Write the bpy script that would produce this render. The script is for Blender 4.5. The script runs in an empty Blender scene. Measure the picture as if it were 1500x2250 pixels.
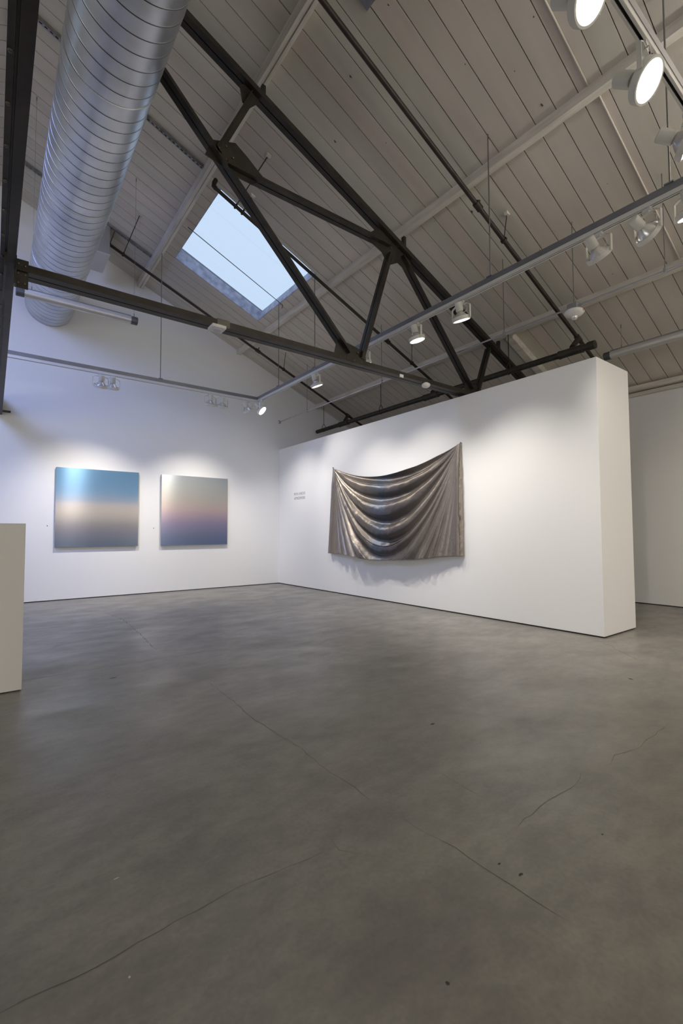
import bpy, math, random
from mathutils import Vector, Matrix
random.seed(7)
S = bpy.context.scene
COL = S.collection
PI = math.pi

# ------------------------------------------------------------------ camera
F = Vector((0.6015, 0.7976, 0.0452)); R = Vector((0.7984, -0.6021, -0.00434)); U = R.cross(F).normalized()
R = F.cross(U).normalized(); F.normalize()
cam_d = bpy.data.cameras.new('camera'); cam = bpy.data.objects.new('camera', cam_d); COL.objects.link(cam)
cam.matrix_world = Matrix(((R.x, U.x, -F.x, 0), (R.y, U.y, -F.y, 0), (R.z, U.z, -F.z, 1.1), (0, 0, 0, 1)))
cam_d.sensor_fit = 'VERTICAL'; cam_d.sensor_height = 36.0; cam_d.lens = 36.0 * 1019.22 / 2250.0
cam_d.clip_start = 0.05; cam_d.clip_end = 200
S.camera = cam

# ------------------------------------------------------------------ world, exposure
w = bpy.data.worlds.new('overcast_sky'); S.world = w; w.use_nodes = True
bg = w.node_tree.nodes['Background']; bg.inputs[0].default_value = (0.55, 0.665, 0.82, 1); bg.inputs[1].default_value = 1.25
S.view_settings.view_transform = 'Standard'; S.view_settings.look = 'None'
S.view_settings.gamma = 1; S.view_settings.use_curve_mapping = False
S.view_settings.exposure = 0.0
LAMP_W = 128.0          # watts of one track lamp
LAMP_COL = (1.0, 0.93, 0.84)
rd_ = math.radians
def area(name, loc, aim, sx, sy, power, col):
    l = bpy.data.lights.new(name, 'AREA'); l.shape = 'RECTANGLE'; l.size = sx; l.size_y = sy; l.energy = power; l.color = col
    o = bpy.data.objects.new(name, l); COL.objects.link(o); o.location = loc
    o.rotation_euler = Vector(aim).to_track_quat('-Z', 'Y').to_euler(); return o
# unseen area lights added as fill for walls, floor and planks; no fixtures there
area('added_room_fill', (0.5, -5.9, 1.9), (0, 1, .05), 11, 2.6, 120, (1.0, .975, .94))
area('added_room_fill', (-7.9, 1.6, 2.0), (1, -.1, .0), 8, 2.6, 195, (.97, .98, 1.0))
area('added_blue_fill', (-2.2, 5.0, 5.2), (.65, .65, -.75), 1.5, 1.9, 76, (.34, .46, 1.0)).data.spread = rd_(115)  # added blue fill for the upper back wall
for x_, y_ in ((6.6, -2.0), (4.4, -1.7), (5.4, -3.2)):
    area('added_ceiling_fill', (x_, y_, 3.5 if x_ > 6 else 4.1), (0, 0, 1),   .08, 2.4, 138, (1.0, .95, .86))  # added fill to lift the ceiling planks
try:
    S.cycles.max_bounces = 10; S.cycles.diffuse_bounces = 6; S.cycles.glossy_bounces = 4
    S.cycles.transparent_max_bounces = 12; S.cycles.caustics_reflective = False; S.cycles.caustics_refractive = False
    S.cycles.sample_clamp_indirect = 4.0
except Exception: pass

# ------------------------------------------------------------------ materials
def nt(name):
    m = bpy.data.materials.new(name); m.use_nodes = True
    return m, m.node_tree, m.node_tree.nodes['Principled BSDF']
def mat(name, c, rough=.6, metal=0.0, spec=.5, noise=0.0, nscale=6.0, bump=0.0, bscale=60.0, stretch=(1, 1, 1), c2=None, rn=0.0):
    m, t, b = nt(name); N = t.nodes; L = t.links
    b.inputs['Base Color'].default_value = (*c, 1); b.inputs['Roughness'].default_value = rough
    b.inputs['Metallic'].default_value = metal; b.inputs['Specular IOR Level'].default_value = spec
    tc = N.new('ShaderNodeTexCoord'); mp = N.new('ShaderNodeMapping'); mp.inputs['Scale'].default_value = stretch
    L.new(tc.outputs['Object'], mp.inputs[0])
    if noise or c2:
        n = N.new('ShaderNodeTexNoise'); n.inputs['Scale'].default_value = nscale; n.inputs['Detail'].default_value = 6
        L.new(mp.outputs[0], n.inputs['Vector'])
        r = N.new('ShaderNodeValToRGB'); L.new(n.outputs['Fac'], r.inputs[0])
        a = c2 if c2 else tuple(x * (1 - noise) for x in c)
        e = c if c2 else tuple(min(1, x * (1 + noise * .5)) for x in c)
        r.color_ramp.elements[0].position = .35; r.color_ramp.elements[0].color = (*a, 1)
        r.color_ramp.elements[1].position = .62; r.color_ramp.elements[1].color = (*e, 1)
        L.new(r.outputs[0], b.inputs['Base Color'])
        if rn:
            mr = N.new('ShaderNodeMapRange'); mr.inputs[3].default_value = rough - rn; mr.inputs[4].default_value = rough + rn
            L.new(n.outputs['Fac'], mr.inputs[0]); L.new(mr.outputs[0], b.inputs['Roughness'])
    if bump:
        n2 = N.new('ShaderNodeTexNoise'); n2.inputs['Scale'].default_value = bscale; n2.inputs['Detail'].default_value = 4
        L.new(mp.outputs[0], n2.inputs['Vector'])
        bp = N.new('ShaderNodeBump'); bp.inputs['Strength'].default_value = bump; bp.inputs['Distance'].default_value = .01
        L.new(n2.outputs['Fac'], bp.inputs['Height']); L.new(bp.outputs[0], b.inputs['Normal'])
    return m
M = {}
M['wall'] = mat('white_wall_paint', (.89, .89, .88), .75, spec=.25, bump=.04, bscale=90)
M['ply'] = mat('white_plinth_paint', (.78, .77, .735), .65, spec=.3)
M['gap'] = mat('dark_shadow_gap', (.035, .033, .03), .9)
M['plank'] = mat('painted_ceiling_plank', (.60, .555, .49), .7, spec=.3, noise=.07, nscale=1.3, bump=.10, bscale=14, stretch=(.5, 3, .5))
M['plank2'] = mat('painted_ceiling_plank_greener', (.585, .555, .48), .7, spec=.3, noise=.07, nscale=1.7, bump=.10, bscale=14, stretch=(.5, 3, .5))
M['plank3'] = mat('painted_ceiling_plank_rosier', (.61, .55, .49), .7, spec=.3, noise=.08, nscale=1.5, bump=.10, bscale=14, stretch=(.5, 3, .5))
M['beam'] = mat('cream_painted_timber', (.68, .64, .57), .65, spec=.3, noise=.14, nscale=5, bump=.15, bscale=25, stretch=(3, .4, 3))
M['deck'] = mat('dark_roof_deck', (.012, .010, .008), .95)
M['steel'] = mat('brown_black_steel', (.042, .035, .027), .5, metal=.2, spec=.4, noise=.35, nscale=7, bump=.12, bscale=40, c2=(.026, .022, .017))
M['rivet'] = mat('worn_rivet_steel', (.10, .09, .075), .4, metal=.4)
M['pipe'] = mat('dark_brown_pipe', (.032, .021, .016), .5, metal=.2, noise=.3, nscale=9)
M['main'] = mat('dark_olive_pipe', (.036, .032, .023), .5, metal=.2, noise=.3, nscale=9)
M['rod'] = mat('zinc_threaded_rod', (.22, .22, .22), .4, metal=.8)
M['wire'] = mat('dull_thin_wire', (.30, .29, .25), .5, metal=.4)
M['emt'] = mat('galvanised_conduit', (.55, .56, .60), .3, metal=.9, noise=.1)
M['strut'] = mat('aluminium_strut', (.27, .275, .30), .42, metal=.7, noise=.08, nscale=4)
M['track'] = mat('pale_grey_track', (.72, .71, .68), .4, spec=.5)
M['slot'] = mat('dark_track_slot', (.05, .05, .048), .8)
M['lamp'] = mat('white_lamp_enamel', (.72, .71, .65), .35, spec=.5)
M['bell'] = mat('silvered_bulb_glass', (.78, .76, .74), .22, metal=.55)
M['chan'] = mat('grey_perforated_channel', (.30, .295, .29), .5, metal=.5, noise=.3, nscale=12)
M['curb'] = mat('weathered_blue_grey_curb', (.50, .53, .66), .7, noise=.35, nscale=9, bump=.25, bscale=30, c2=(.30, .32, .43))
M['fix'] = mat('brushed_fixture_aluminium', (.62, .61, .59), .38, metal=.45)
M['cap'] = mat('dark_fixture_cap', (.10, .10, .115), .4, metal=.3)
M['plastic'] = mat('white_device_plastic', (.80, .79, .77), .4)
M['box'] = mat('pale_sheet_metal_box', (.66, .67, .70), .5)
M['box_shaded'] = mat('shaded_sheet_metal_side', (.30, .29, .27), .6)  # box metal darkened: shade on the sides put into the colour
M['red'] = mat('red_print', (.65, .06, .04), .5)
M['ink'] = mat('grey_vinyl_letter', (.30, .30, .30), .6)
M['edge'] = mat('raw_panel_edge', (.42, .42, .40), .5)
M['knot'] = mat('dark_plank_knot', (.10, .085, .065), .8)
M['patch'] = mat('blue_grey_patch_plate', (.20, .20, .25), .6, noise=.25, nscale=10)
M['crack'] = mat('dark_floor_joint', (.095, .09, .082), .6)
M['pit'] = mat('floor_chip', (.045, .042, .038), .9)
M['dust'] = mat('pale_floor_scuff', (.55, .54, .50), .8)

def emis(name, c, s):
    m = bpy.data.materials.new(name); m.use_nodes = True; t = m.node_tree; t.nodes.clear()
    e = t.nodes.new('ShaderNodeEmission'); o = t.nodes.new('ShaderNodeOutputMaterial')
    e.inputs[0].default_value = (*c, 1); e.inputs[1].default_value = s; t.links.new(e.outputs[0], o.inputs[0]); return m
M['bulb'] = emis('lit_bulb_face', (1.0, .98, .95), 9.0)

def glass():
    m = bpy.data.materials.new('skylight_glazing'); m.use_nodes = True; t = m.node_tree; t.nodes.clear(); L = t.links
    a = t.nodes.new('ShaderNodeBsdfTransparent'); a.inputs[0].default_value = (.95, .975, 1, 1)
    g = t.nodes.new('ShaderNodeBsdfGlossy'); g.inputs['Roughness'].default_value = .05
    x = t.nodes.new('ShaderNodeMixShader'); x.inputs[0].default_value = .05; o = t.nodes.new('ShaderNodeOutputMaterial')
    L.new(a.outputs[0], x.inputs[1]); L.new(g.outputs[0], x.inputs[2]); L.new(x.outputs[0], o.inputs[0]); return m
M['glass'] = glass()

def duct_mat():
    m, t, b = nt('galvanised_spiral_duct'); N = t.nodes; L = t.links
    tc = N.new('ShaderNodeTexCoord')
    n = N.new('ShaderNodeTexNoise'); n.inputs['Scale'].default_value = 3.0; n.inputs['Detail'].default_value = 7; L.new(tc.outputs['Object'], n.inputs['Vector'])
    r = N.new('ShaderNodeValToRGB'); L.new(n.outputs['Fac'], r.inputs[0])
    r.color_ramp.elements[0].position = .3; r.color_ramp.elements[0].color = (.48, .50, .53, 1)
    r.color_ramp.elements[1].position = .7; r.color_ramp.elements[1].color = (.68, .70, .73, 1)
    L.new(r.outputs[0], b.inputs['Base Color']); b.inputs['Metallic'].default_value = .88
    n2 = N.new('ShaderNodeTexNoise'); n2.inputs['Scale'].default_value = 6.0; n2.inputs['Detail'].default_value = 8; L.new(tc.outputs['Object'], n2.inputs['Vector'])
    mr = N.new('ShaderNodeMapRange'); mr.inputs[3].default_value = .29; mr.inputs[4].default_value = .46
    L.new(n2.outputs['Fac'], mr.inputs[0]); L.new(mr.outputs[0], b.inputs['Roughness']); return m
M['duct'] = duct_mat()

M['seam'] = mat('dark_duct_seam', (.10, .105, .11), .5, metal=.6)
def floor_mat():
    m, t, b = nt('polished_concrete'); N = t.nodes; L = t.links
    tc = N.new('ShaderNodeTexCoord')
    def noise(sc, det=6, st=None, dist=0.0):
        n = N.new('ShaderNodeTexNoise'); n.inputs['Scale'].default_value = sc; n.inputs['Detail'].default_value = det; n.inputs['Distortion'].default_value = dist
        if st:
            mp = N.new('ShaderNodeMapping'); mp.inputs['Scale'].default_value = st; L.new(tc.outputs['Object'], mp.inputs[0]); L.new(mp.outputs[0], n.inputs['Vector'])
        else: L.new(tc.outputs['Object'], n.inputs['Vector'])
        return n
    a = noise(.8, 5, None, .25); c = noise(60, 3); d = noise(2.6, 7, (1.0, 1.5, 1), .35)
    r = N.new('ShaderNodeValToRGB'); L.new(a.outputs['Fac'], r.inputs[0])
    e = r.color_ramp.elements; e[0].position = .3; e[0].color = (.180, .170, .155, 1); e[1].position = .7; e[1].color = (.222, .212, .193, 1)
    r2 = N.new('ShaderNodeValToRGB'); L.new(d.outputs['Fac'], r2.inputs[0])
    e = r2.color_ramp.elements; e[0].position = .32; e[0].color = (.83, .83, .84, 1); e[1].position = .68; e[1].color = (1.10, 1.10, 1.08, 1)
    r3 = N.new('ShaderNodeValToRGB'); L.new(c.outputs['Fac'], r3.inputs[0])
    e = r3.color_ramp.elements; e[0].position = .3; e[0].color = (.92, .92, .92, 1); e[1].position = .7; e[1].color = (1.06, 1.06, 1.06, 1)
    m1 = N.new('ShaderNodeMixRGB'); m1.blend_type = 'MULTIPLY'; m1.inputs[0].default_value = 1; L.new(r.outputs[0], m1.inputs[1]); L.new(r2.outputs[0], m1.inputs[2])
    m2 = N.new('ShaderNodeMixRGB'); m2.blend_type = 'MULTIPLY'; m2.inputs[0].default_value = 1; L.new(m1.outputs[0], m2.inputs[1]); L.new(r3.outputs[0], m2.inputs[2])
    fs_ = noise(9.0, 10, (1.0, 1.7, 1), .2); r4 = N.new('ShaderNodeValToRGB'); L.new(fs_.outputs['Fac'], r4.inputs[0])
    e = r4.color_ramp.elements; e[0].position = .35; e[0].color = (.90, .90, .90, 1); e[1].position = .68; e[1].color = (1.10, 1.10, 1.09, 1)
    m3 = N.new('ShaderNodeMixRGB'); m3.blend_type = 'MULTIPLY'; m3.inputs[0].default_value = 1; L.new(m2.outputs[0], m3.inputs[1]); L.new(r4.outputs[0], m3.inputs[2])
    prev = m3
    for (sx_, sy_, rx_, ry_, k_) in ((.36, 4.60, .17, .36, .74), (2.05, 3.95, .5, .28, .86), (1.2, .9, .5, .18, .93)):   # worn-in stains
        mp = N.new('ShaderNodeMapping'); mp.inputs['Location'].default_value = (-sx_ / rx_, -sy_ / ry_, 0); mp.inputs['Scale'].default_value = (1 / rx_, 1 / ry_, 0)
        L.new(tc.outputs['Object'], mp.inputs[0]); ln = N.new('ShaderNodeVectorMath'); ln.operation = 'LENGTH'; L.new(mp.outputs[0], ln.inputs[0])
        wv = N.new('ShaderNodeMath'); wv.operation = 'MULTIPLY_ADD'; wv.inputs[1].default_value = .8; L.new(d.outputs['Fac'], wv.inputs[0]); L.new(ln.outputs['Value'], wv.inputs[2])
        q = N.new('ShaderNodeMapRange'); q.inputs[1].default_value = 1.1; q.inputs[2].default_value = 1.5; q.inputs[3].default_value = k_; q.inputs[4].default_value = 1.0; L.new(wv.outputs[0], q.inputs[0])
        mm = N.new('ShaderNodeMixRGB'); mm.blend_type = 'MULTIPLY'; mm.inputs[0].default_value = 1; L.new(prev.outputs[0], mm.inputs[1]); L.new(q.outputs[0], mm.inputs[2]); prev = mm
    L.new(prev.outputs[0], b.inputs['Base Color'])
    rr = noise(2.2, 7, (1, 1.6, 1), .4)
    mr = N.new('ShaderNodeMapRange'); mr.inputs[1].default_value = .3; mr.inputs[2].default_value = .7; mr.inputs[3].default_value = .285; mr.inputs[4].default_value = .45
    L.new(rr.outputs['Fac'], mr.inputs[0]); L.new(mr.outputs[0], b.inputs['Roughness'])
    b.inputs['Specular IOR Level'].default_value = .5
    bn = noise(5.0, 4, (1, 1, 1), .1); bp = N.new('ShaderNodeBump'); bp.inputs['Strength'].default_value = .035; bp.inputs['Distance'].default_value = .02
    L.new(bn.outputs['Fac'], bp.inputs['Height']); L.new(bp.outputs[0], b.inputs['Normal'])
    return m
M['floor'] = floor_mat()

def painting_mat(name, stops, z0, z1, metal=.5, rough=.33):
    """brushed metal sheet dyed in horizontal bands; the brushing runs sideways"""
    m, t, b = nt(name); N = t.nodes; L = t.links
    tc = N.new('ShaderNodeTexCoord'); sp = N.new('ShaderNodeSeparateXYZ'); L.new(tc.outputs['Object'], sp.inputs[0])
    mr = N.new('ShaderNodeMapRange'); mr.inputs[1].default_value = z0; mr.inputs[2].default_value = z1; L.new(sp.outputs['Z'], mr.inputs[0])
    r = N.new('ShaderNodeValToRGB'); r.color_ramp.interpolation = 'B_SPLINE'; L.new(mr.outputs[0], r.inputs[0])
    e = r.color_ramp.elements
    while len(e) < len(stops): e.new(.5)
    for k, (p, c) in enumerate(stops): e[k].position = p; e[k].color = (*c, 1)
    n = N.new('ShaderNodeTexNoise'); mp = N.new('ShaderNodeMapping'); mp.inputs['Scale'].default_value = (6, 6, 220)
    n.inputs['Scale'].default_value = 1.0; n.inputs['Detail'].default_value = 4; L.new(tc.outputs['Object'], mp.inputs[0]); L.new(mp.outputs[0], n.inputs['Vector'])
    mx = N.new('ShaderNodeMixRGB'); mx.blend_type = 'MULTIPLY'; mx.inputs[0].default_value = .10; L.new(r.outputs[0], mx.inputs[1]); L.new(n.outputs['Fac'], mx.inputs[2])
    L.new(mx.outputs[0], b.inputs['Base Color'])
    b.inputs['Metallic'].default_value = metal; b.inputs['Roughness'].default_value = rough; b.inputs['Anisotropic'].default_value = .93
    tg = N.new('ShaderNodeTangent'); tg.direction_type = 'RADIAL'; tg.axis = 'Z'; L.new(tg.outputs[0], b.inputs['Tangent'])
    b.inputs['Anisotropic Rotation'].default_value = 0.25
    return m

def cloth_mat():
    m, t, b = nt('metallic_silk'); N = t.nodes; L = t.links
    tc = N.new('ShaderNodeTexCoord'); sp = N.new('ShaderNodeSeparateXYZ'); L.new(tc.outputs['Object'], sp.inputs[0])
    nz = N.new('ShaderNodeTexNoise'); nz.inputs['Scale'].default_value = 3.0; nz.inputs['Detail'].default_value = 5; L.new(tc.outputs['Object'], nz.inputs['Vector'])
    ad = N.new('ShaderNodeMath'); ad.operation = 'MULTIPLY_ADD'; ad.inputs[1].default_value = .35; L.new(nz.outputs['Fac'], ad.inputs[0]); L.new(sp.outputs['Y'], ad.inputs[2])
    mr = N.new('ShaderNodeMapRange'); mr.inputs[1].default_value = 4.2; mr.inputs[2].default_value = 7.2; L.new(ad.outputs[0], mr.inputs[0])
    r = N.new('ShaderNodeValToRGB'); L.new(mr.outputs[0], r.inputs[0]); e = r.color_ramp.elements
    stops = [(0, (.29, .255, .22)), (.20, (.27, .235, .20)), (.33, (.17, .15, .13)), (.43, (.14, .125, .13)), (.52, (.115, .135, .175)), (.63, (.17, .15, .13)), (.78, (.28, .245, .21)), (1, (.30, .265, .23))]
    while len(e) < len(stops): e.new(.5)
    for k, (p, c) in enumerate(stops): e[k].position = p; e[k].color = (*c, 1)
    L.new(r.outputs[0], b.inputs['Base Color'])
    b.inputs['Metallic'].default_value = .85; b.inputs['Roughness'].default_value = .40
    n2 = N.new('ShaderNodeTexNoise'); n2.inputs['Scale'].default_value = 20; n2.inputs['Detail'].default_value = 5; n2.inputs['Distortion'].default_value = .6; L.new(tc.outputs['Object'], n2.inputs['Vector'])
    bp = N.new('ShaderNodeBump'); bp.inputs['Strength'].default_value = .35; bp.inputs['Distance'].default_value = .012
    L.new(n2.outputs['Fac'], bp.inputs['Height']); L.new(bp.outputs[0], b.inputs['Normal'])
    return m
M['cloth'] = cloth_mat()

# ------------------------------------------------------------------ mesh helpers
class MB:
    def __init__(s): s.v = []; s.f = []
    def add(s, vs, fs):
        o = len(s.v); s.v += [tuple(v) for v in vs]; s.f += [tuple(i + o for i in f) for f in fs]; return s
    def hexa(s, p):      # p: 8 corners, bottom ring 0-3 then top ring 4-7
        return s.add(p, [(3, 2, 1, 0), (4, 5, 6, 7), (0, 1, 5, 4), (1, 2, 6, 5), (2, 3, 7, 6), (3, 0, 4, 7)])
    def box(s, x0, x1, y0, y1, z0, z1):
        return s.hexa([(x0, y0, z0), (x1, y0, z0), (x1, y1, z0), (x0, y1, z0), (x0, y0, z1), (x1, y0, z1), (x1, y1, z1), (x0, y1, z1)])
    def bar(s, a, b, su, sv, u, off=(0, 0)):
        """rectangular bar from a to b; u is one cross direction, v = axis x u; su, sv full sizes"""
        a = Vector(a); b = Vector(b); d = (b - a).normalized(); u = Vector(u); u = (u - d * u.dot(d)).normalized(); v = d.cross(u)
        o = u * off[0] + v * off[1]; c = [(-1, -1), (1, -1), (1, 1), (-1, 1)]
        return s.hexa([a + o + u * (i * su / 2) + v * (j * sv / 2) for i, j in c] + [b + o + u * (i * su / 2) + v * (j * sv / 2) for i, j in c])
    def tube(s, pts, r, n=10, cap=True):
        pts = [Vector(p) for p in pts]; rings = []
        pu = None
        for i, p in enumerate(pts):
            d = ((pts[min(i + 1, len(pts) - 1)] - p).normalized() + (p - pts[max(i - 1, 0)]).normalized())
            d = d.normalized() if d.length > 1e-6 else Vector((0, 0, 1))
            if pu is None:
                pu = Vector((0, 0, 1)) if abs(d.z) < .9 else Vector((1, 0, 0))
            pu = (pu - d * pu.dot(d)).normalized(); pv = d.cross(pu)
            rr = r[i] if isinstance(r, (list, tuple)) else r
            rings.append([p + pu * (rr * math.cos(2 * PI * k / n)) + pv * (rr * math.sin(2 * PI * k / n)) for k in range(n)])
        vs = [v for q in rings for v in q]; fs = []
        for i in range(len(pts) - 1):
            for k in range(n): fs.append((i * n + k, i * n + (k + 1) % n, (i + 1) * n + (k + 1) % n, (i + 1) * n + k))
        if cap: fs += [tuple(range(n - 1, -1, -1)), tuple((len(pts) - 1) * n + k for k in range(n))]
        return s.add(vs, fs)
    def lathe(s, prof, o=(0, 0, 0), ax=(0, 0, 1), n=24):
        o = Vector(o); ax = Vector(ax).normalized(); u = ax.orthogonal().normalized(); v = ax.cross(u)
        vs = [o + ax * h + (u * math.cos(2 * PI * k / n) + v * math.sin(2 * PI * k / n)) * r for r, h in prof for k in range(n)]
        fs = [(i * n + k, i * n + (k + 1) % n, (i + 1) * n + (k + 1) % n, (i + 1) * n + k) for i in range(len(prof) - 1) for k in range(n)]
        return s.add(vs, fs)
    def build(s, name, m, parent=None, smooth=False, bevel=0.0):
        me = bpy.data.meshes.new(name); me.from_pydata(s.v, [], s.f); me.update()
        o = bpy.data.objects.new(name, me); COL.objects.link(o); me.materials.append(m)
        if smooth:
            for p in me.polygons: p.use_smooth = True
            try: me.set_sharp_from_angle(angle=math.radians(40))
            except Exception: pass
        if parent:
            o.parent = parent
            if parent.type == 'EMPTY' or parent.get('pivot'):
                o.matrix_parent_inverse = parent.matrix_world.inverted() if parent.get('world_parts') else Matrix()
        if bevel:
            b = o.modifiers.new('bevel', 'BEVEL'); b.width = bevel; b.segments = 2; b.limit_method = 'ANGLE'
        return o
def tag(o, label=None, cat=None, group=None, kind=None):
    if label: o['label'] = label
    if cat: o['category'] = cat
    if group: o['group'] = group
    if kind: o['kind'] = kind
    return o
def thing(name, label, cat, loc, group=None):
    """an Empty at the thing's base; its parts are written in world coordinates"""
    o = bpy.data.objects.new(name, None); COL.objects.link(o); o.empty_display_size = .1
    o.location = loc; o.matrix_world = Matrix.Translation(loc); o['world_parts'] = 1
    return tag(o, label, cat, group)
def copy_tree(o, parent=None):
    c = o.copy(); COL.objects.link(c)
    if parent: c.parent = parent
    for ch in [x for x in S.objects if x.parent == o]: copy_tree(ch, c)
    return c

# ------------------------------------------------------------------ room
YW = 9.04                      # gable wall
XE = 7.99                      # eave wall
YB = -6.0                      # wall behind the camera
RA, RB = 6.703, .424           # underside of the planks: z = RA - RB * |x|
def rz(x, off=0): return RA - RB * abs(x) - off
cs = math.cos(math.atan(RB)); sn = math.sin(math.atan(RB))
NR = Vector((sn, 0, cs))       # outward normal of the right slope
NL = Vector((-sn, 0, cs))

fl = MB().box(-8.3, 8.3, YB - .3, YW + .3, -.2, 0).build('floor', M['floor']); tag(fl, kind='structure')
def ribbon(pts, wd, name, m, z=.0008):
    mb = MB(); P = []
    for i in range(len(pts) - 1):
        a = Vector((*pts[i], 0)); b = Vector((*pts[i + 1], 0)); n = max(1, int((b - a).length / .05))
        for k in range(n):
            q = a.lerp(b, k / n); j = wd * 1.6 if name == 'crack' else 0
            P.append(q + Vector((random.uniform(-j, j), random.uniform(-j, j), 0)))
    P.append(Vector((*pts[-1], 0)))
    vs = []; fs = []
    for i, p in enumerate(P):
        d = (P[min(i + 1, len(P) - 1)] - P[max(i - 1, 0)]).normalized(); s_ = Vector((-d.y, d.x, 0))
        ww = wd * (random.uniform(.4, 1.2) if name == 'crack' else 1) * .5
        if name == 'crack' and (i == 0 or i == len(P) - 1): ww *= .2
        vs += [p + s_ * ww + Vector((0, 0, z)), p - s_ * ww + Vector((0, 0, z))]
    for i in range(len(P) - 1): fs.append((2 * i, 2 * i + 1, 2 * i + 3, 2 * i + 2))
    return mb.add(vs, fs).build(name, m, fl)
for L_, w_ in (([(-4, 4.30), (5.06, 4.26)], .004), ):
    ribbon(L_, w_, 'joint', M['crack'])
for L_, w_ in (([(-1.0, 1.365), (.04, 1.37), (.24, 1.36), (.5, 1.38), (.64, 1.39), (.82, 1.372), (.94, 1.36)], .0028),
               ([(1.31, 3.38), (1.30, 3.01), (1.27, 2.55), (1.28, 2.34), (1.29, 2.06), (1.27, 1.87), (1.28, 1.57), (1.27, 1.49)], .0035),
               ([(1.29, 1.34), (1.29, 1.27), (1.32, 1.1), (1.32, .98), (1.32, .87), (1.33, .68)], .0026),
               ([(1.30, 7.28), (1.38, 6.5), (1.33, 5.4), (1.27, 4.6)], .006),
               ([(2.19, 1.08), (2.06, 1.04), (1.9, 1.055), (1.77, 1.045), (1.66, 1.04), (1.59, 1.03)], .003),
               ([(3.12, 1.04), (2.85, 1.03), (2.64, 1.02), (2.48, 1.06), (2.37, 1.03)], .003),
               ([(4.95, 2.26), (4.78, 2.05), (4.46, 1.7)], .006),
               ([(1.67, 1.51), (1.66, 1.37), (1.655, 1.23)], .002),
               ([(1.0, 1.40), (.99, 1.33), (1.04, 1.27)], .003)):
    ribbon(L_, w_, 'crack', M['crack'])
def blob(x, y, rx, ry, name, m):
    n = 12; a0 = random.random() * 6
    vs = [(x + rx * random.uniform(.7, 1.1) * math.cos(a0 + 2 * PI * k / n), y + ry * random.uniform(.7, 1.1) * math.sin(a0 + 2 * PI * k / n), .0009) for k in range(n)]
    return MB().add(vs, [tuple(range(n))]).build(name, m, fl)
for x, y, a, b in ((1.385, .888, .011, .006), (1.372, .958, .007, .004), (1.80, .82, .006, .004), (.915, .792, .005, .007), (.77, 3.93, .03, .008), (3.84, 1.51, .012, .02), (2.05, 1.86, .02, .008)):
    blob(x, y, a, b, 'chip', M['pit'])
for x, y, a, b in ((.345, 1.66, .010, .0025), (.30, 1.28, .003, .004), (.17, 1.21, .004, .003)):
    blob(x, y, a, b, 'scuff', M['dust'])

def plate(name, poly, y0, y1, m, axis='y'):
    n = len(poly)
    if axis == 'y': vs = [(x, y0, z) for x, z in poly] + [(x, y1, z) for x, z in poly]
    fs = [tuple(range(n)), tuple(range(2 * n - 1, n - 1, -1))] + [(i, i + n, (i + 1) % n + n, (i + 1) % n) for i in range(n)]
    return MB().add(vs, fs).build(name, m)
G = .014
gab = lambda g: [(-8.2, g), (8.2, g), (8.2, rz(8.2) + .02), (0, rz(0) + .02), (-8.2, rz(8.2) + .02)]
tag(plate('wall_back', gab(G), YW, YW + .2, M['wall']), kind='structure')
tag(plate('wall_front', gab(G), YB - .2, YB, M['wall']), kind='structure')
tag(MB().box(XE, XE + .2, YB, YW, G, 3.32).build('wall_right', M['wall']), kind='structure')
tag(MB().box(-XE - .2, -XE, YB, YW, G, 3.32).build('wall_left', M['wall']), kind='structure')
PX0, PX1, PY0, PH = 5.08, 5.86, 2.236, 2.96
tag(MB().box(PX0, PX1, PY0, YW, G, PH).build('wall_partition', M['wall'], bevel=.003), kind='structure')
tag(MB().box(PX0 + .012, PX1 - .012, PY0 + .012, YW, 0, G).build('baseboard_partition', M['gap']), kind='structure')
tag(MB().box(-XE, XE, YW + .012, YW + .1, 0, G).build('baseboard_back', M['gap']), kind='structure')
tag(MB().box(XE + .012, XE + .1, YB, YW, 0, G).build('baseboard_right', M['gap']), kind='structure')

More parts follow.
